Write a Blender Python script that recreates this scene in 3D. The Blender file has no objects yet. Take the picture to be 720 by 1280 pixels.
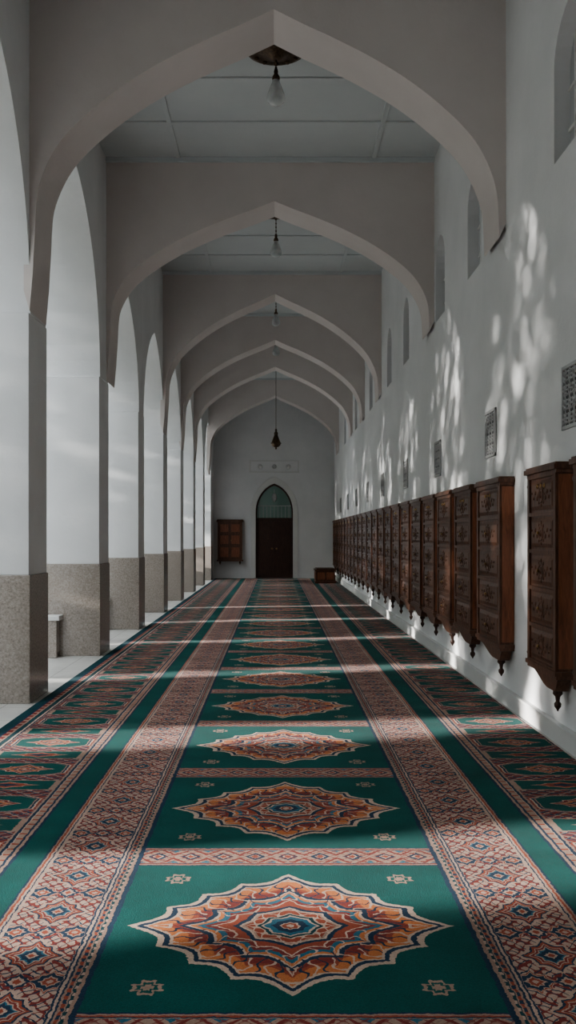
import bpy, bmesh, math, random
from mathutils import Vector, Matrix
random.seed(7)
F=1200.0
scene=bpy.context.scene
# ------------------------------------------------------------------ node helpers
class E:
    nt=None
    def __init__(s,v): s.v=v
    @staticmethod
    def op(o,*a):
        n=E.nt.nodes.new('ShaderNodeMath'); n.operation=o
        for i,x in enumerate(a):
            if isinstance(x,E): x=x.v
            if isinstance(x,(int,float)): n.inputs[i].default_value=float(x)
            else: E.nt.links.new(x,n.inputs[i])
        return E(n.outputs[0])
    def __add__(a,b): return E.op('ADD',a,b)
    __radd__=__add__
    def __sub__(a,b): return E.op('SUBTRACT',a,b)
    def __rsub__(a,b): return E.op('SUBTRACT',b,a)
    def __mul__(a,b): return E.op('MULTIPLY',a,b)
    __rmul__=__mul__
    def __truediv__(a,b): return E.op('DIVIDE',a,b)
    def __abs__(a): return E.op('ABSOLUTE',a)
    def lt(a,b): return E.op('LESS_THAN',a,b)
    def gt(a,b): return E.op('GREATER_THAN',a,b)
def emod(a,b): return E.op('FLOORED_MODULO',a,b)
def esqrt(a): return E.op('SQRT',a)
def ecos(a): return E.op('COSINE',a)
def esin(a): return E.op('SINE',a)
def emax(a,b): return E.op('MAXIMUM',a,b)
def emin(a,b): return E.op('MINIMUM',a,b)
def eatan2(a,b): return E.op('ARCTAN2',a,b)
def mixc(fac,a,b):
    n=E.nt.nodes.new('ShaderNodeMix'); n.data_type='RGBA'
    if isinstance(fac,E): E.nt.links.new(fac.v,n.inputs[0])
    else: n.inputs[0].default_value=fac
    for k,x in ((6,a),(7,b)):
        if isinstance(x,tuple): n.inputs[k].default_value=(*x,1)
        else: E.nt.links.new(x,n.inputs[k])
    return n.outputs[2]
def ramp(fac,stops,interp='CONSTANT'):
    n=E.nt.nodes.new('ShaderNodeValToRGB'); cr=n.color_ramp; cr.interpolation=interp
    while len(cr.elements)>1: cr.elements.remove(cr.elements[0])
    cr.elements[0].position=stops[0][0]; cr.elements[0].color=(*stops[0][1],1)
    for p,c in stops[1:]:
        e=cr.elements.new(p); e.color=(*c,1)
    E.nt.links.new(fac.v if isinstance(fac,E) else fac,n.inputs[0])
    return n.outputs[0]
def noise(scale,detail=3,rough=.5,vec=None,dist=0):
    n=E.nt.nodes.new('ShaderNodeTexNoise'); n.inputs['Scale'].default_value=scale
    n.inputs['Detail'].default_value=detail; n.inputs['Roughness'].default_value=rough
    n.inputs['Distortion'].default_value=dist
    if vec is not None: E.nt.links.new(vec,n.inputs['Vector'])
    return n
def newmat(name,rough=.6,metal=0,col=(.5,.5,.5)):
    m=bpy.data.materials.new(name); m.use_nodes=True
    E.nt=m.node_tree; b=m.node_tree.nodes['Principled BSDF']
    b.inputs['Roughness'].default_value=rough; b.inputs['Metallic'].default_value=metal
    b.inputs['Base Color'].default_value=(*col,1)
    return m,b
def L(a,b): E.nt.links.new(a.v if isinstance(a,E) else a,b)
def objvec():
    t=E.nt.nodes.new('ShaderNodeTexCoord'); return t.outputs['Object']
def bump(b,h,strength=.2,dist=.01):
    n=E.nt.nodes.new('ShaderNodeBump'); n.inputs['Strength'].default_value=strength
    n.inputs['Distance'].default_value=dist; L(h,n.inputs['Height']); L(n.outputs[0],b.inputs['Normal'])
# ------------------------------------------------------------------ materials
def plaster(name,c1,c2,rough=.8):
    m,b=newmat(name,rough); v=objvec()
    n=noise(.9,5,.6,v); r=ramp(n.outputs['Fac'],[(.3,c1),(.7,c2)],'LINEAR'); L(r,b.inputs['Base Color'])
    n2=noise(14,6,.65,v); bump(b,n2.outputs['Fac'],.25,.012)
    return m
M_white=plaster('white_plaster',(.70,.705,.71),(.79,.79,.795))
M_arch=plaster('warm_plaster',(.63,.575,.555),(.70,.645,.62))
M_ceil=plaster('ceiling_paint',(.57,.60,.61),(.63,.66,.66),.6)
M_trim=plaster('trim_paint',(.66,.66,.65),(.72,.72,.70),.6)
def granite():
    m,b=newmat('granite',.22); v=objvec()
    n=noise(55,6,.75,v); c=ramp(n.outputs['Fac'],[(.3,(.15,.125,.11)),(.45,(.31,.27,.24)),(.58,(.41,.365,.325)),(.75,(.56,.52,.48))],'LINEAR')
    n2=noise(7,4,.6,v); c2=mixc(E(n2.outputs['Fac'])*.35,c,(.27,.23,.20)); L(c2,b.inputs['Base Color']); return m
M_gran=granite()
def stonefloor():
    m,b=newmat('stone_paving',.35); v=objvec()
    s=E.nt.nodes.new('ShaderNodeSeparateXYZ'); L(v,s.inputs[0]); X=E(s.outputs[0]);Y=E(s.outputs[1])
    j=emax(emod(X,.6).lt(.008),emod(Y,.6).lt(.008))
    n=noise(3,5,.6,v); c=ramp(n.outputs['Fac'],[(.3,(.50,.49,.47)),(.7,(.64,.63,.60))],'LINEAR')
    L(mixc(j,c,(.25,.24,.22)),b.inputs['Base Color']); return m
M_floor=stonefloor()
def wood(name,c1,c2,c3,rough=.42,bs=.35,grain=(9,9,1.2)):
    m,b=newmat(name,rough); v=objvec()
    mp=E.nt.nodes.new('ShaderNodeMapping'); mp.inputs['Scale'].default_value=grain; L(v,mp.inputs[0])
    n=noise(5,6,.65,mp.outputs[0],.6); c=ramp(n.outputs['Fac'],[(.3,c1),(.5,c2),(.72,c3)],'LINEAR')
    L(c,b.inputs['Base Color']); bump(b,n.outputs['Fac'],bs,.004); return m
M_wood=wood('carved_walnut',(.045,.019,.011),(.115,.050,.028),(.19,.088,.050),.5)
M_woodside=wood('mahogany_side',(.14,.050,.024),(.24,.085,.040),(.32,.125,.06),.45,.2)
M_wooddk=wood('dark_wood',(.030,.013,.010),(.060,.027,.018),(.09,.043,.03),.5)
M_brass,_b=newmat('aged_brass',.35,1,(.45,.30,.14))
n=noise(20,3); L(ramp(n.outputs['Fac'],[(.3,(.22,.14,.07)),(.7,(.5,.34,.17))],'LINEAR'),_b.inputs['Base Color'])
M_dkmetal,_b=newmat('dark_bronze',.45,1,(.07,.05,.04))
n=noise(25,3); L(ramp(n.outputs['Fac'],[(.3,(.07,.05,.038)),(.7,(.18,.13,.09))],'LINEAR'),_b.inputs['Base Color'])
def glassmat():
    m,b=newmat('lamp_glass',.10,0,(.86,.88,.88)); nt=m.node_tree
    n=noise(12,2); L(ramp(n.outputs['Fac'],[(.3,(.75,.78,.79)),(.7,(.93,.94,.94))],'LINEAR'),b.inputs['Base Color'])
    tr=nt.nodes.new('ShaderNodeBsdfTransparent'); tr.inputs[0].default_value=(.80,.82,.82,1)
    lw=nt.nodes.new('ShaderNodeLayerWeight'); lw.inputs[0].default_value=.5
    mx=nt.nodes.new('ShaderNodeMixShader')
    f=E(lw.outputs['Facing'])*.7+.28
    L(f,mx.inputs[0]); L(tr.outputs[0],mx.inputs[1]); L(b.outputs[0],mx.inputs[2])
    out=[q for q in nt.nodes if q.type=='OUTPUT_MATERIAL'][0]; L(mx.outputs[0],out.inputs[0]); return m
M_glass=glassmat()
M_transom,_b=newmat('transom_glass',.25,0,(.13,.17,.15))
n=noise(2,2); L(ramp(n.outputs['Fac'],[(.3,(.18,.28,.25)),(.7,(.29,.40,.36))],'LINEAR'),_b.inputs['Base Color'])
M_pane,_b=newmat('frosted_pane',.3,0,(.3,.31,.32))
n=noise(2,2); L(ramp(n.outputs['Fac'],[(.3,(.36,.38,.39)),(.7,(.45,.46,.47))],'LINEAR'),_b.inputs['Base Color'])
M_ventshade,_b=newmat('vent_shade',.9,0,(.06,.06,.06))
n=noise(8,2); L(ramp(n.outputs['Fac'],[(.3,(.12,.12,.125)),(.7,(.19,.19,.19))],'LINEAR'),_b.inputs['Base Color'])
M_lattice=plaster('lattice_stone',(.42,.42,.43),(.54,.54,.54))
M_leaf,_b=newmat('leaf',.6,0,(.06,.12,.03))
n=noise(3,2); L(ramp(n.outputs['Fac'],[(.3,(.06,.09,.04)),(.7,(.14,.18,.09))],'LINEAR'),_b.inputs['Base Color'])
M_bark=wood('bark',(.05,.035,.025),(.09,.065,.045),(.14,.10,.07),.9,.6)

# carpet ------------------------------------------------------------
BE=(.50,.375,.30); BE2=(.35,.235,.185); RU=(.29,.068,.038); OR=(.50,.175,.065); NA=(.012,.036,.070); TE=(.002,.080,.072); TD=(.005,.048,.060)
RD=(.20,.036,.030); BL=(.03,.13,.19)
CX=.055; PER=1.58
def carpet_base(name):
    m,b=newmat(name,.95)
    b.inputs['Sheen Weight'].default_value=.05
    b.inputs['Specular IOR Level'].default_value=.12
    v=objvec(); s=E.nt.nodes.new('ShaderNodeSeparateXYZ')
    nz=noise(22,2,.5,v); nz2=noise(60,2,.5,v)
    L(v,s.inputs[0])
    X=E(s.outputs[0]); Y=E(s.outputs[1])
    wob=(E(nz.outputs['Fac'])-.5)*.016
    wob2=(E(nz2.outputs['Fac'])-.5)*.012
    return m,b,v,abs(X-CX)+wob+wob2,Y+wob-wob2,X
def carpet_end(b,v,col):
    n=noise(2.2,4,.6,v); n2=noise(160,3,.7,v)
    f=(E(n.outputs['Fac'])-.5)*1.0+1.0
    f2=(E(n2.outputs['Fac'])-.5)*1.2+1.0
    g=E.nt.nodes.new('ShaderNodeVectorMath'); g.operation='SCALE'; L(col,g.inputs[0]); L(f*f2,g.inputs['Scale'])
    L(g.outputs[0],b.inputs['Base Color']); bump(b,n2.outputs['Fac'],.6,.006)
def medallion_metric(u,w,k=.10,f=8,mixd=.8):
    r=esqrt(u*u+w*w); th=eatan2(w,u)
    s=(u+w)*mixd+r*(1-mixd)
    return s*(1+abs(esin(th*f))*k),th,r
def mat_panel():
    m,b,v,a,Y,X=carpet_base('carpet_medallion')
    vv=emod(Y-4.45,PER)-PER/2; w=abs(vv)
    u0=a/.61; w0=w/.55
    r=esqrt(u0*u0+w0*w0); th=eatan2(w0,u0)
    base=(u0+w0)*.54+r*.46
    s=base*(1+abs(esin(th*8))*.10-.02)
    s5=base*(1+abs(esin(th*6))*.16-.02)
    si=(base*.3+r*.7)*(1+abs(esin(th*4+.0))*.14)
    inner=ramp(si*1.2,[(0,BE),(.035,RU),(.065,BE),(.08,NA),(.14,BL),(.195,BE),(.215,TD),(.25,BE),(.265,RU),(.34,BE2),(.365,BE),(.385,NA),(.43,RU)])
    mid=ramp(s5*.8,[(0,RU),(.36,BE),(.378,RD),(.42,BL),(.46,OR),(.49,BE),(.508,NA),(.55,RU)])
    outer=ramp(s*.8,[(0,RD),(.575,RU),(.61,OR),(.675,OR),(.70,BE),(.722,NA),(.755,BE),(.79,BE),(.80,TE)])
    col=mixc(s5.lt(.70),outer,mid)
    pal=abs(esin(th*16)*.8+esin(s*30)*.45)
    col=mixc(pal.lt(.15)*s.gt(.66)*s.lt(.88),col,BE)
    col=mixc(abs(ecos(th*16)*.8+ecos(s*30)*.4).lt(.13)*s.gt(.6)*s.lt(.88),col,NA)
    sw=abs(esin(th*12+esin(s5*26)*1.2))
    col=mixc(sw.lt(.16)*s5.gt(.475)*s5.lt(.60),col,BE)
    col=mixc(si.lt(.36),col,inner)
    fl=abs(esin(th*12)*.6+esin(si*46)*.6)
    col=mixc(fl.lt(.16)*si.gt(.22)*si.lt(.30),col,BE)
    q1=a-.48; q2=w-.50
    d=(abs(q1)+abs(q2))/.062
    d=d*(1+ecos(eatan2(q2,q1)*8)*.2)
    col=mixc(d.lt(1)*d.gt(.70),col,BE2); col=mixc(d.lt(.42),col,BE2)
    e=w-.665
    bx=abs(emod(a+.075,.15)-.075)/.075
    q=bx+abs(w-.79)/.08
    bc=ramp(q*.5,[(0,RU),(.12,BE),(.18,NA),(.32,BE2),(.58,RD),(.70,BE2),(.85,BL)])
    bc=mixc(abs(esin(a*95)+esin(w*120)).lt(.3)*.8,bc,RD)
    lines=ramp(e*8,[(0,NA),(.08,BE2),(.16,RU),(.24,NA),(.30,BE)])
    bc=mixc(e.lt(.04),bc,lines)
    col=mixc(e.gt(0),col,bc)
    col=mixc(a.gt(.672),col,NA)
    carpet_end(b,v,col); return m
def mat_border():
    m,b,v,a,Y,X=carpet_base('carpet_border')
    BE=(.43,.31,.25); BE2=(.31,.205,.16)
    t=a-.685
    P=.40
    ym=abs(emod(Y,P)-P/2); c=abs(t-.235)
    s,th,r=medallion_metric(c/.125,ym/.15,.22,4,.6)
    s2,th2,r2=medallion_metric(abs(c-.11)/.085,abs(ym-P/2)/.09,.25,4,.5)
    s3,_,_=medallion_metric(c/.05,abs(ym-P/2)/.06,.25,4,.6)
    g=mixc(abs(esin(ym*85+c*40)*.6+esin(c*110+ym*15)*.6).lt(.32),BE,RD)
    g=mixc(abs(ecos(ym*65-c*75)+ecos(c*80)*.5).lt(.22),g,NA)
    col=ramp(s*.6,[(0,RU),(.07,BE),(.12,NA),(.23,BL),(.27,BE),(.31,RD),(.37,BE),(.40,RU),(.47,NA),(.52,BE),(.58,BE)])
    col=mixc(s.gt(1.02),col,g)
    col2=ramp(s2*.6,[(0,BE),(.10,RU),(.22,BE),(.28,NA),(.46,BE),(.50,RU),(.55,BE)])
    col=mixc(s2.lt(.98)*s.gt(.97),col,col2)
    col=mixc(s3.lt(1.0),col,NA); col=mixc(s3.lt(.65),col,BE); col=mixc(s3.lt(.35),col,RU)
    ln=ramp(t*2,[(0,NA),(.014,BE2),(.04,TD),(.064,BE2),(.076,RU),(.10,BE2),(.116,NA),(.13,BE),(.15,NA),(.165,BE),(.80,NA),(.81,BE),(.83,RU),(.85,BE2),(.865,NA),(.88,TD)])
    dots=emod(Y,.05).lt(.025)*t.gt(.038)*t.lt(.05)
    ln=mixc(dots,ln,NA)
    dots2=emod(Y,.05).lt(.022)*t.gt(.02)*t.lt(.03)
    ln=mixc(dots2,ln,BE)
    col=mixc(emax(t.lt(.085),t.gt(.385)),col,ln)
    carpet_end(b,v,col); return m
def mat_outer():
    m,b,v,a,Y,X=carpet_base('carpet_outer_field')
    t=a-1.13
    P=.79
    ym=abs(emod(Y-.2,P)-P/2); c=abs(t-.53)
    s,th,r=medallion_metric(c/.20,ym/.125,.2,4,.75)
    cell=ramp(s*.7,[(0,BE),(.08,RU),(.2,BE),(.25,NA),(.36,OR),(.46,BE2),(.52,RD),(.63,BE),(.68,NA),(.71,TE)])
    inn=emax(emax(c/.25,ym/.15),(c/.25+ym/.15)*.62)
    fr=ramp((inn-1)*2,[(0,BE2),(.06,NA),(.16,BE),(.24,RU)])
    cell=mixc(inn.gt(1),cell,fr)
    g=mixc(abs(esin(ym*75)+esin(t*65)).lt(.38),RD,BE2)
    g=mixc(abs(ecos(ym*90)*.8+ecos(t*52)).lt(.28),g,NA)
    g=mixc(abs(esin(ym*58+t*50)).lt(.14),g,BL)
    col=mixc(inn.gt(1.16),cell,g)
    z2=abs(ym-P/2)
    sm=emax(z2/.10,c/.27)
    lz,_,_=medallion_metric(c/.2,z2/.075,.2,4,.8)
    col=mixc(sm.lt(1.12),col,BE2); col=mixc(sm.lt(1.0),col,TE); col=mixc(lz.lt(1.0),col,BE2); col=mixc(lz.lt(.85),col,RU); col=mixc(lz.lt(.45),col,NA)
    z=mixc(abs(esin(Y*40)).lt(.35),BE2,RU)
    z3=mixc(abs(esin(Y*26)).lt(.45),RD,BE2)
    ln=ramp(t,[(0,TE),(.125,NA),(.14,BE2),(.155,NA),(.165,BE),(.205,NA),(.22,BE2),(.84,NA),(.855,BE),(.87,TD),(.91,BE2),(.925,RU),(.96,NA),(.98,TD)])
    ln=mixc(t.gt(.168)*t.lt(.202),ln,z)
    ln=mixc(t.gt(.925)*t.lt(.96),ln,z3)
    col=mixc(emax(t.lt(.235),t.gt(.84)),col,ln)
    carpet_end(b,v,col); return m
M_cp=mat_panel(); M_cb=mat_border(); M_co=mat_outer()

# ------------------------------------------------------------------ mesh helpers
def box(bm,x0,x1,y0,y1,z0,z1,mi=0):
    vs=[bm.verts.new((x,y,z)) for x in (x0,x1) for y in (y0,y1) for z in (z0,z1)]
    for f in ((0,1,3,2),(4,6,7,5),(0,4,5,1),(2,3,7,6),(0,2,6,4),(1,5,7,3)):
        fc=bm.faces.new([vs[i] for i in f]); fc.material_index=mi
def prism(bm,pts,axis,a0,a1,mi=0):
    def P(p,a):
        if axis=='x': return (a,p[0],p[1])
        if axis=='y': return (p[0],a,p[1])
        return (p[0],p[1],a)
    A=[bm.verts.new(P(p,a0)) for p in pts]; B=[bm.verts.new(P(p,a1)) for p in pts]
    f=bm.faces.new(A); f.material_index=mi
    f=bm.faces.new(B[::-1]); f.material_index=mi
    n=len(pts)
    for i in range(n):
        f=bm.faces.new((A[i],B[i],B[(i+1)%n],A[(i+1)%n])); f.material_index=mi
def lathe(bm,prof,c=(0,0,0),seg=20,mi=0,axis='z',smooth=True):
    rings=[]
    for r,h in prof:
        ring=[]
        for k in range(seg):
            a=2*math.pi*k/seg; p=(r*math.cos(a),r*math.sin(a),h)
            if axis=='x': p=(h,p[0],p[1])
            if axis=='y': p=(p[0],h,p[1])
            ring.append(bm.verts.new((p[0]+c[0],p[1]+c[1],p[2]+c[2])))
        rings.append(ring)
    for i in range(len(rings)-1):
        for k in range(seg):
            f=bm.faces.new((rings[i][k],rings[i][(k+1)%seg],rings[i+1][(k+1)%seg],rings[i+1][k])); f.material_index=mi; f.smooth=smooth
    f=bm.faces.new(rings[0]); f.material_index=mi
    f=bm.faces.new(rings[-1]); f.material_index=mi
def finish(bm,name,mats,parent=None,bev=0,loc=None):
    bmesh.ops.recalc_face_normals(bm,faces=bm.faces)
    me=bpy.data.meshes.new(name); bm.to_mesh(me); bm.free()
    for m in mats: me.materials.append(m)
    o=bpy.data.objects.new(name,me); scene.collection.objects.link(o)
    if loc: o.location=loc
    if parent: o.parent=parent
    if bev:
        md=o.modifiers.new('bevel','BEVEL'); md.width=bev; md.segments=2; md.limit_method='ANGLE'; md.angle_limit=math.radians(40)
    return o
# ------------------------------------------------------------------ dims
XL=-2.21; XLo=-3.0; XR=2.06; XRo=2.40; YB=34.0; YF=-5.0
ZC1=6.42; ZC2=6.66; ZT=6.8
bm=bmesh.new(); box(bm,-3.6,XRo,YF-.3,YB+.9,-.2,0); box(bm,-30,-3.6,-15,50,-.2,-.02); finish(bm,'floor',[M_floor])
# carpet
bm=bmesh.new(); y0,y1=-3.5,33.7; zt=.014
edges=[(-2.13,CX-1.13,2),(CX-1.13,CX-.685,1),(CX-.685,CX+.685,0),(CX+.685,CX+1.13,1),(CX+1.13,1.99,2)]
for xa,xb,mi in edges: box(bm,xa,xb,y0,y1,0.001,zt,mi)
finish(bm,'prayer_carpet',[M_cp,M_cb,M_co])
# pillars
PP=3.42; P0=8.92; HW=.335
piers=[P0+PP*k for k in range(-4,8)]
for p in piers:
    bm=bmesh.new()
    box(bm,XLo,XL,p-HW,p+HW,1.15,3.5,0)
    box(bm,XLo-.012,XL+.012,p-HW-.012,p+HW+.012,0,1.15,1)
    finish(bm,'arcade_pillar',[M_white,M_gran],bev=.006)
for p in piers[3:]:
    bm=bmesh.new()
    box(bm,-3.02,-2.70,p-HW-.20,p-HW-.015,0,.46,0); box(bm,-3.05,-2.66,p-HW-.24,p-HW-.015,.46,.52,1)
    finish(bm,'stone_bench',[M_gran,M_trim],bev=.006)
def ogive(y0,y1,zs,za,n=14,c=.45):
    mid=(y0+y1)/2; a=(y1-y0)/2; R=1+c; H=math.sqrt(R*R-c*c); t1=math.atan2(H,c)
    right=[]
    for i in range(n+1):
        t=t1*i/n
        right.append((-c+R*math.cos(t),R*math.sin(t)/H))
    left=[(mid-a*x,zs+(za-zs)*z) for x,z in right]
    rt=[(mid+a*x,zs+(za-zs)*z) for x,z in right[:-1]][::-1]
    return left+rt
bm=bmesh.new()
for i in range(len(piers)-1):
    pa,pb=piers[i],piers[i+1]
    za={2:5.65,3:5.75,4:5.6}.get(i,5.2)
    pts=[(pa,3.5)]+ogive(pa+HW-.05,pb-HW+.05,3.5,za)+[(pb,3.5),(pb,ZT),(pa,ZT)]
    prism(bm,pts,'x',XLo,XL)
box(bm,XLo,XL,piers[-1],YB,3.5,ZT); box(bm,XLo,XL,piers[-1]+HW,YB,0,3.5)
box(bm,XLo,XL,YF,piers[0],3.5,ZT)
finish(bm,'wall_left',[M_white])
# right wall with high windows
WIN=[-2.2,.8,3.8,6.77,9.98,12.06,15.2,17.45,20.8,24.7,28.6,32.0]
bm=bmesh.new(); box(bm,XR,XRo,YF,YB,0,4.25)
edge=YF
for i,wy in enumerate(WIN):
    nxt=(wy+WIN[i+1])/2 if i+1<len(WIN) else YB
    pts=[(edge,4.25),(wy-.34,4.25)]+ogive(wy-.34,wy+.34,4.95,5.28,6,.3)+[(wy+.34,4.25),(nxt,4.25),(nxt,ZT),(edge,ZT)]
    prism(bm,pts,'x',XR,XRo); edge=nxt
finish(bm,'wall_right',[M_white])
for i,wy in enumerate(WIN):
    bm=bmesh.new()
    box(bm,XR+.12,XR+.16,wy-.36,wy+.36,4.22,5.30,0)
    for yy in (-.17,0,.17): box(bm,XR+.10,XR+.12,wy+yy-.012,wy+yy+.012,4.25,5.15,1)
    for zz in (4.5,4.8): box(bm,XR+.105,XR+.12,wy-.34,wy+.34,zz-.012,zz+.012,1)
    finish(bm,'window_%d'%(i+1),[M_pane,M_trim])
bm=bmesh.new(); box(bm,XR-.035,XR,YF,YB,0,.13); box(bm,XR-.045,XR,YF,YB,.13,.15); finish(bm,'baseboard_right',[M_trim],bev=.004)
# back wall with door opening
DX=-.06; dh=.66; zs=2.35; zap=3.36
bm=bmesh.new()
pts=[(XLo,0),(DX-dh,0)]+ogive(DX-dh,DX+dh,zs,zap,12,.35)+[(DX+dh,0),(XRo,0),(XRo,ZT),(XLo,ZT)]
prism(bm,pts,'y',YB,YB+.35); box(bm,DX-dh-.1,DX+dh+.1,YB+.35,YB+.5,0,3.6); finish(bm,'wall_back',[M_white])  # box behind the opening is added to block light through the door gap
bm=bmesh.new(); box(bm,XLo,XRo,YF-.3,YF,0,ZT); finish(bm,'wall_front',[M_white])
def archband(bm,ri,ro,zi,zo,ya,yb,mi=0,zsp=zs):
    a=ogive(DX-ri,DX+ri,zsp,zi,12,.35); b_=ogive(DX-ro,DX+ro,zsp,zo,12,.35)
    pts=[(DX-ro,0)]+b_+[(DX+ro,0),(DX+ri,0)]+a[::-1]+[(DX-ri,0)]
    prism(bm,pts,'y',ya,yb,mi)
bm=bmesh.new(); archband(bm,dh,dh+.17,zap,zap+.24,YB-.05,YB,0); finish(bm,'trim_1',[M_trim],bev=.008)
bm=bmesh.new()
for x0,x1,z0,z1 in ((DX-.88,DX-.84,3.78,4.14),(DX+.84,DX+.88,3.78,4.14),(DX-.88,DX+.88,4.14,4.18),(DX-.88,DX+.88,3.74,3.78)):
    box(bm,x0,x1,YB-.03,YB,z0,z1)
for dx in (-.5,0,.5):
    lathe(bm,[(.08,0),(.08,-.03),(.06,-.04),(.03,-.06),(.005,-.06)],(DX+dx,YB,3.96),14,1 if dx==0 else 0,'y')
finish(bm,'trim_2',[M_trim,M_lattice],bev=.004)
# door
bm=bmesh.new()
yd=YB+.12
box(bm,DX-dh,DX+dh,yd-.02,yd+.08,2.02,2.14,0)
box(bm,DX-.03,DX+.03,yd-.0,yd+.07,0.01,2.02,0)
for x0,x1 in ((DX-dh,DX-.008),(DX+.008,DX+dh)):
    box(bm,x0,x1,yd+.02,yd+.07,0.01,2.02,0)
    for z0,z1 in ((.12,.62),(.72,1.22),(1.32,1.92)):
        box(bm,x0+.09,x1-.09,yd-.0,yd+.02,z0,z1,0); box(bm,x0+.14,x1-.14,yd-.015,yd,z0+.06,z1-.06,0)
lathe(bm,[(.02,0),(.02,-.04),(.035,-.06),(.03,-.08),(.004,-.085)],(DX+.08,yd+.02,1.05),12,2,'y')
lathe(bm,[(.02,0),(.02,-.04),(.035,-.06),(.03,-.08),(.004,-.085)],(DX-.08,yd+.02,1.05),12,2,'y')
pts=[(DX-dh,2.14)]+ogive(DX-dh,DX+dh,zs,zap,12,.35)+[(DX+dh,2.14)]
prism(bm,pts,'y',yd+.04,yd+.06,1)
a=ogive(DX-dh,DX+dh,zs,zap,12,.35); b_=ogive(DX-dh+.05,DX+dh-.05,zs,zap-.07,12,.35)
prism(bm,[(DX-dh,2.14)]+a+[(DX+dh,2.14),(DX+dh-.05,2.14)]+b_[::-1]+[(DX-dh+.05,2.14)],'y',yd-.01,yd+.05,0)
box(bm,DX-dh+.05,DX+dh-.05,yd+.02,yd+.04,2.56,2.585,3)
for q in range(-4,5): box(bm,DX+q*.13-.008,DX+q*.13+.008,yd+.02,yd+.04,2.14,2.56,3)
lathe(bm,[(.01,3.16),(.012,3.02),(.06,2.99),(.085,2.90),(.075,2.80),(.04,2.74),(.01,2.70)],(DX,yd-.03,0),14,3)
finish(bm,'door_1',[M_wooddk,M_transom,M_brass,M_lattice],bev=.004)
# ceiling
bm=bmesh.new(); box(bm,XLo,XRo,YF-.3,12.6,ZC1,ZT+.1); box(bm,XLo,XRo,12.6,YB+.35,ZC2,ZT+.1)
finish(bm,'ceiling',[M_ceil])
prof=[(1,0),(.99,.18),(.955,.30),(.90,.405),(.83,.49),(.74,.575),(.64,.655),(.53,.73),(.40,.805),(.26,.875),(.13,.935),(0,1)]
def smoothprof(p,n=5):
    out=[]
    for i in range(len(p)-1):
        p0=p[max(i-1,0)];p1=p[i];p2=p[i+1];p3=p[min(i+2,len(p)-1)]
        for k in range(n):
            t=k/n
            out.append(tuple(.5*((2*p1[j])+(-p0[j]+p2[j])*t+(2*p0[j]-5*p1[j]+4*p2[j]-p3[j])*t*t+(-p0[j]+3*p1[j]-3*p2[j]+p3[j])*t**3) for j in (0,1)))
    out.append(p[-1]); return out
prof=smoothprof(prof)
ARCH=[(3.6,6.15),(8.6,6.22),(12.5,5.86),(18.75,6.23),(22.3,6.06),(25.8,6.05),(31.4,6.1),(-1.5,6.15)]
bm=bmesh.new()
for d,za in ARCH:
    cx=-.02; zb=4.2; aR=XR-.06-cx; aL=cx-(XL+.05); zc=ZC1 if d<12.6 else ZC2
    R=[(cx+aR*x,zb+(za-zb)*z) for x,z in prof]
    Lf=[(cx-aL*x,zb+(za-zb)*z) for x,z in prof[:-1]][::-1]
    pts=[(XR,zb+.10)]+[(XR-.055,zb-.02)]+R+Lf+[(XL+.03,zb-.35),(XL+.002,zb-.68),(XL-.05,zb-.5),(XL-.05,ZT),(XR,ZT)]
    prism(bm,pts,'y',d,d+.62)
finish(bm,'transverse_arches',[M_arch])
bm=bmesh.new()
bays=[(4.22,8.6,ZC1),(9.22,12.5,ZC1),(13.12,18.75,ZC2),(19.37,22.3,ZC2),(22.92,25.8,ZC2),(26.42,31.4,ZC2),(32.02,34,ZC2)]
for a,b_,z in bays:
    box(bm,XL,XR,b_-.05,b_,z-.06,z); box(bm,XL,XR,a,a+.05,z-.06,z)
    n=max(2,int(round((b_-a)/1.2)))
    for k in range(1,n):
        y=a+(b_-a)*k/n; box(bm,XL,XR,y-.03,y+.03,z-.02,z)
    for x in (-1.27,1.27): box(bm,x-.03,x+.03,a,b_,z-.018,z)
finish(bm,'trim_3',[M_ceil],bev=.004)
# ------------------------------------------------------------------ vents
def vent(y,z=2.48):
    bm=bmesh.new(); s=.225
    box(bm,-.004,0,-s,s,-s,s,1)  # flat dark plate on the wall, shade of the openings put into its colour
    for a,b_ in ((-s,-s+.025),(s-.025,s)):
        box(bm,-.014,0,a,b_,-s,s,0); box(bm,-.014,0,-s,s,a,b_,0)
    n=4; c=2*(s-.025)/n
    for i in range(n):
        for j in range(n):
            cy=-s+.025+c*(i+.5); cz=-s+.025+c*(j+.5); r=c*.5
            for k in range(4):
                an=math.pi*k/4; dy,dz=math.cos(an),math.sin(an); ny,nz=-dz*.007,dy*.007
                q=[(cy-dy*r+ny,cz-dz*r+nz),(cy+dy*r+ny,cz+dz*r+nz),(cy+dy*r-ny,cz+dz*r-nz),(cy-dy*r-ny,cz-dz*r-nz)]
                prism(bm,q,'x',-.011,-.003,0)
            ring=[(cy+math.cos(2*math.pi*k/8)*r*.55,cz+math.sin(2*math.pi*k/8)*r*.55) for k in range(8)]
            for k in range(8):
                p,q=ring[k],ring[(k+1)%8]
                prism(bm,[p,q,(cy+(q[0]-cy)*.78,cz+(q[1]-cz)*.78),(cy+(p[0]-cy)*.78,cz+(p[1]-cz)*.78)],'x',-.012,-.003,0)
    finish(bm,'lattice_vent',[M_lattice,M_ventshade],loc=(XR,y,z))
for y in (3.66,6.66,9.19,12.2,15.2,18.5,21.5,24.5,27.5,30.5): vent(y)
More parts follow.
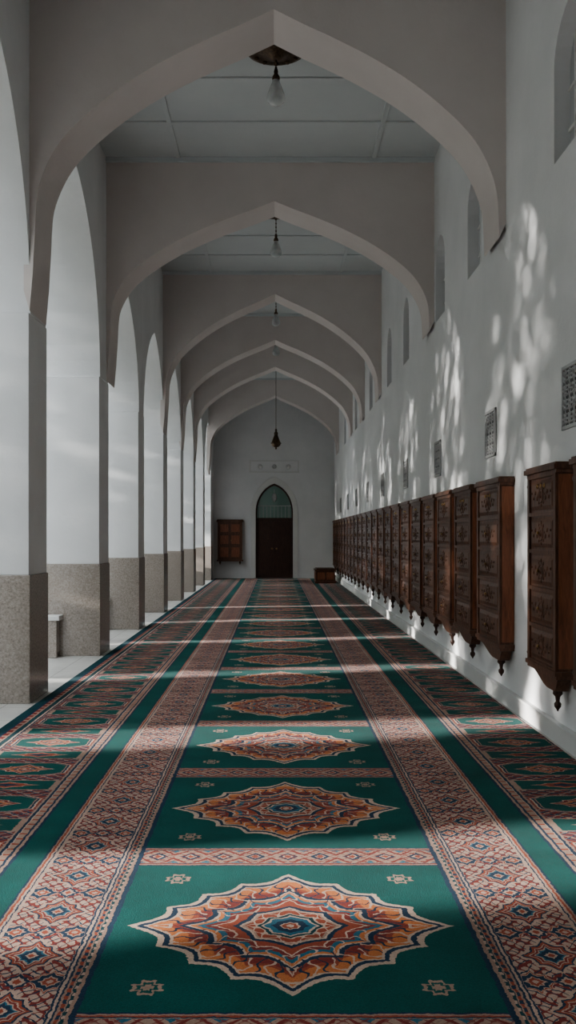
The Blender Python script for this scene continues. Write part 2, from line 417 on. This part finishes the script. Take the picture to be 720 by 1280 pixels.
# ------------------------------------------------------------------ wall cabinets
def cabinet_mesh(Ln,p=.11,horns=True):
    bm=bmesh.new()
    box(bm,-p,0,0,Ln,.56,1.94,0)
    box(bm,-p+.004,-.002,-.012,.0,.58,1.93,1); box(bm,-p+.004,-.002,Ln,Ln+.012,.58,1.93,1)
    box(bm,-p-.015,0,-.02,Ln+.02,1.94,1.965,0); box(bm,-p-.035,0,-.035,Ln+.035,1.965,2.0,0); box(bm,-p-.022,0,-.022,Ln+.022,2.0,2.015,0)
    box(bm,-p-.025,0,-.025,Ln+.025,.53,.56,0); box(bm,-p-.012,0,-.012,Ln+.012,.505,.53,0)
    pts=[(.0,.505),(Ln,.505)]
    for k in range(13):
        t=k/12; pts.append((Ln-.02-(Ln*.62)*t, .503-.095*(t*t*(3-2*t))))
    for k in range(7):
        t=1-k/6; pts.append((.01+Ln*.12*t, .503-.095*(t*t*(3-2*t))))
    prism(bm,pts,'x',-p+.008,-.01,0)
    for y in (Ln*.20,):
        lathe(bm,[(.012,.43),(.032,.41),(.036,.385),(.018,.365),(.014,.33),(.026,.315),(.024,.295),(.010,.275),(.003,.26)],(-p*.6,y,0),12,2)
    if horns:
        for z in (.60,1.88):
            lathe(bm,[(.014,0),(.014,.05),(.026,.055),(.026,.085),(.008,.09)],(-p*.75,Ln+.0,z),10,2,'y')
    x0=-p-.016
    box(bm,x0,-p,0,.055,.56,1.94,0); box(bm,x0,-p,Ln-.055,Ln,.56,1.94,0)
    zs_=[.56,.835,1.11,1.385,1.66,1.94]
    for k in range(6):
        z=zs_[k]; a=max(.56,z-.014); b_=min(1.94,z+.014)
        box(bm,x0,-p,.055,Ln-.055,a,b_,0)
    for k in range(5):
        za,zb=zs_[k]+.03,zs_[k+1]-.03
        ya,yb=.075,Ln-.075
        pts=[(-p,ya,za),(-p,yb,za),(-p,yb,zb),(-p,ya,zb)]
        pi=[(-p-.012,ya+.03,za+.03),(-p-.012,yb-.03,za+.03),(-p-.012,yb-.03,zb-.03),(-p-.012,ya+.03,zb-.03)]
        A=[bm.verts.new(q) for q in pts]; B=[bm.verts.new(q) for q in pi]
        bm.faces.new(B)
        for i in range(4): bm.faces.new((A[i],A[(i+1)%4],B[(i+1)%4],B[i]))
        cy=Ln/2; cz=(za+zb)/2
        R=.062
        lathe(bm,[(R,0),(R,-.006),(R*.82,-.009),(R*.7,-.003),(R*.45,-.003),(R*.38,-.012),(R*.2,-.018),(.003,-.02)],(-p-.011,cy,cz),16,0,'x')
        for q in range(8):
            an=math.pi*q/4
            yy,zz=cy+math.cos(an)*R*1.35,cz+math.sin(an)*R*1.2
            lathe(bm,[(.017,0),(.014,-.005),(.002,-.007)],(-p-.011,yy,zz),7,0,'x')
        for sy in (-1,1):
            for q in range(4):
                yy=cy+sy*(R*1.75+q*.045)
                if abs(yy-cy)<(yb-ya)/2-.05:
                    lathe(bm,[(.024-.004*q,0),(.018-.003*q,-.006),(.002,-.008)],(-p-.011,yy,cz+(.02 if q%2 else -.02)),8,0,'x')
        if k==4:
            for q in range(3):
                lathe(bm,[(.018,0),(.018,-.006),(.006,-.012),(.002,-.013)],(-p-.013,cy-.09+.09*q,cz+.065),8,3,'x')
        else:
            lathe(bm,[(.010,0),(.015,-.008),(.010,-.016),(.002,-.018)],(-p-.028,cy,cz-.0),8,3,'x')
    bmesh.ops.recalc_face_normals(bm,faces=bm.faces)
    me=bpy.data.meshes.new('wall_cabinet'); bm.to_mesh(me); bm.free()
    for m in (M_wood,M_woodside,M_wooddk,M_brass): me.materials.append(m)
    return me
meA=cabinet_mesh(.74); meB=cabinet_mesh(.94); meC=cabinet_mesh(.86)
def put(me,y):
    o=bpy.data.objects.new('wall_cabinet',me); o.location=(XR-.002,y,0); scene.collection.objects.link(o)
    md=o.modifiers.new('bevel','BEVEL'); md.width=.004; md.segments=1; md.limit_method='ANGLE'; md.angle_limit=math.radians(50)
put(meA,5.50); put(meA,6.64); put(meB,8.30)
y=9.55
while y<32.6:
    put(meC,y); y+=1.11
# cabinet on the back wall
bm=bmesh.new(); w=.86; x0=-2.05; YW=YB-.003
box(bm,x0,x0+w,YW-.26,YW,.66,2.0,0)
box(bm,x0-.04,x0+w+.04,YW-.30,YW,2.0,2.05,0); box(bm,x0-.02,x0+w+.02,YW-.28,YW,2.05,2.08,0)
box(bm,x0-.03,x0+w+.03,YW-.29,YW,.61,.66,0)
for s in (0,1):
    a=x0+.05+s*(w/2-.04); b_=a+w/2-.06
    for z0,z1 in ((.72,1.14),(1.18,1.56),(1.6,1.95)):
        box(bm,a,b_,YW-.275,YW-.26,z0,z1,0); box(bm,a+.04,b_-.04,YW-.285,YW-.27,z0+.04,z1-.04,1)
lathe(bm,[(.015,0),(.02,-.02),(.003,-.03)],(x0+w/2+.05,YW-.28,1.35),10,2,'y')
for xx in (x0+.08,x0+w-.08): lathe(bm,[(.012,.61),(.035,.58),(.03,.55),(.015,.52),(.003,.48)],(xx,YW-.15,0),12,0)
finish(bm,'wall_cupboard',[M_wood,M_woodside,M_brass],bev=.005)
# low chest
bm=bmesh.new(); a,b_,c,d=1.25,1.86,30.1,31.1
box(bm,a,b_,c,d,.07,.40,0); box(bm,a-.03,b_+.03,c-.03,d+.03,.40,.45,0); box(bm,a+.02,b_-.02,c+.02,d-.02,.45,.48,0); box(bm,a-.02,b_+.02,c-.02,d+.02,.014,.08,0)
for s in (0,1):
    q=a+.05+s*.28; box(bm,q,q+.24,c-.015,c,.13,.36,1)
for s in range(3):
    q=c+.06+s*.31; box(bm,a-.015,a,q,q+.26,.13,.36,1)
finish(bm,'wooden_chest',[M_wood,M_woodside],bev=.005)
# ------------------------------------------------------------------ pendants
def pendant(y,zc,drop,name='pendant_lamp',ros=.30,k=1.0,dark=False):
    bm=bmesh.new(); x=0
    lathe(bm,[(ros,0),(ros,-.012),(ros*.86,-.03),(ros*.7,-.022),(ros*.5,-.045),(ros*.3,-.05),(ros*.2,-.09),(.03,-.10)],(x,y,zc),32,0)
    for q in range(12):
        an=2*math.pi*q/12
        lathe(bm,[(.03*ros/.3,-.02),(.022*ros/.3,-.04),(.003,-.045)],(x+math.cos(an)*ros*.78,y+math.sin(an)*ros*.78,zc),8,0)
    zb=zc-drop
    hb=.27*k
    lathe(bm,[(.006,0),(.006,zc-(zb+hb+.06*k))],(x,y,zb+hb+.06*k-.0),8,0)
    nl=int((zc-(zb+hb))/.06)
    for q in range(nl):
        if zc-.12-q*.06>zb+hb: lathe(bm,[(.006,-.014),(.014,0),(.006,.014)],(x,y,zc-.12-q*.06),8,0)
    lathe(bm,[(.015*k,.10*k),(.022*k,.07*k),(.018*k,.05*k),(.036*k,.02*k),(.04*k,0),(.036*k,-.02*k)],(x,y,zb+hb),20,0)
    gm=0 if dark else 1
    lathe(bm,[(.034*k,hb),(.040*k,hb*.85),(.062*k,hb*.64),(.085*k,hb*.42),(.094*k,hb*.28),(.084*k,hb*.14),(.055*k,hb*.04),(.02*k,.0),(.004,-.005)],(x,y,zb),28,gm)
    if not dark:
        lathe(bm,[(.010,hb*.9),(.014,hb*.75),(.024,hb*.5),(.022,hb*.38),(.004,hb*.33)],(x,y,zb),12,2)
    else:
        lathe(bm,[(.10*k,hb*.26),(.108*k,hb*.30),(.10*k,hb*.34)],(x,y,zb),24,0)
        lathe(bm,[(.02,-.06),(.028,-.03),(.02,0)],(x,y,zb),12,0)
    finish(bm,name,[M_dkmetal,M_glass,M_trim])
pendant(9.72,ZC1,.56)
pendant(15.3,ZC2,.72)
pendant(20.6,ZC2,.66,ros=.2)
pendant(24.3,ZC2,.60,ros=.2)
pendant(28.8,ZC2,2.50,ros=.15,k=1.5,dark=True,name='hanging_lantern')
# ------------------------------------------------------------------ leaf gobos: unseen trees and hedge added to dapple the sun
def leaves(bm,fn,n,size):
    for i in range(n):
        c=Vector(fn()); q=Matrix.Rotation(random.uniform(0,6.28),3,'Z')@Matrix.Rotation(random.uniform(-1.3,1.3),3,'X')@Matrix.Rotation(random.uniform(0,3.1),3,'Y')
        s=size*random.uniform(.7,1.3)
        vs=[bm.verts.new(c+q@Vector(p)) for p in ((-s,0,0),(0,s*.45,0),(s,0,0),(0,-s*.45,0))]
        f=bm.faces.new(vs); f.material_index=1
def tree(y,x=-8.6,low=1.36):  # added gobo tree; canopy gaps are shaped to let sun streaks through
    bm=bmesh.new()
    lathe(bm,[(.22,-.02),(.16,.5),(.13,1.6),(.10,3.0),(.06,4.6)],(x,y,0),12,0)
    for k in range(6):
        an=k*1.05; z=1.8+k*.4
        d=Vector((math.cos(an),math.sin(an),.8)).normalized(); st=Vector((x,y,z))
        M=d.to_track_quat('Z','Y').to_matrix()
        r0=[bm.verts.new(st+M@Vector((.05*math.cos(a),.05*math.sin(a),0))) for a in (0,2.1,4.2)]
        r1=[bm.verts.new(st+M@Vector((.02*math.cos(a),.02*math.sin(a),1.0))) for a in (0,2.1,4.2)]
        for i in range(3): bm.faces.new((r0[i],r0[(i+1)%3],r1[(i+1)%3],r1[i]))
    ph=random.uniform(0,6)
    def fn():
        while True:
            z=random.uniform(.9,8.6)
            if z<2.7: hy=low+.08*math.sin(z*3+ph)
            elif z<3.4: hy=low+(1.60-low)*(z-2.7)/.7
            else: hy=1.60+.05*math.sin(z*4+ph)
            hx=.8*(1-((z-4.5)/4.6)**4)
            p=[random.uniform(-1,1) for _ in range(2)]
            if abs(p[0])**3+abs(p[1])**8<1: return (x+p[0]*hx,y+p[1]*hy,z)
    leaves(bm,fn,7600,.15)
    finish(bm,'gobo_tree',[M_bark,M_leaf])
for k in range(14):
    yy=4.04-3.2*4+3.2*k
    tree(yy,low=.98 if k in (3,4) else 1.36)
bm=bmesh.new(); box(bm,-7.1,-6.7,-12,34,-.02,.35,0)  # added gobo hedge, blocks the low sun under the canopies
leaves(bm,lambda:(random.uniform(-7.3,-6.5),random.uniform(-12,34),random.uniform(.2,1.2)),12000,.13)
finish(bm,'gobo_hedge',[M_gran,M_leaf])
# ------------------------------------------------------------------ light
w=bpy.data.worlds.new('World'); scene.world=w; w.use_nodes=True
bg=w.node_tree.nodes['Background']; bg.inputs[0].default_value=(.90,.955,1,1); bg.inputs[1].default_value=4.8
sd=bpy.data.lights.new('sun','SUN'); sd.energy=14; sd.angle=math.radians(1.3); sd.color=(1,.965,.91)
so=bpy.data.objects.new('sun',sd); scene.collection.objects.link(so)
so.rotation_euler=Vector((1,.2,-.27)).to_track_quat('-Z','Y').to_euler()
# ------------------------------------------------------------------ camera
cd=bpy.data.cameras.new('camera'); co=bpy.data.objects.new('camera',cd); scene.collection.objects.link(co)
co.location=(0,0,1.5); co.rotation_euler=(math.pi/2,0,0)
cd.sensor_width=36; cd.sensor_fit='AUTO'; cd.lens=36*F/1280; cd.shift_x=15/1280; cd.shift_y=30/1280
cd.clip_start=.05; cd.clip_end=300
scene.camera=co
scene.view_settings.view_transform='AgX'
scene.view_settings.look='AgX - Medium High Contrast'
scene.view_settings.exposure=-.05
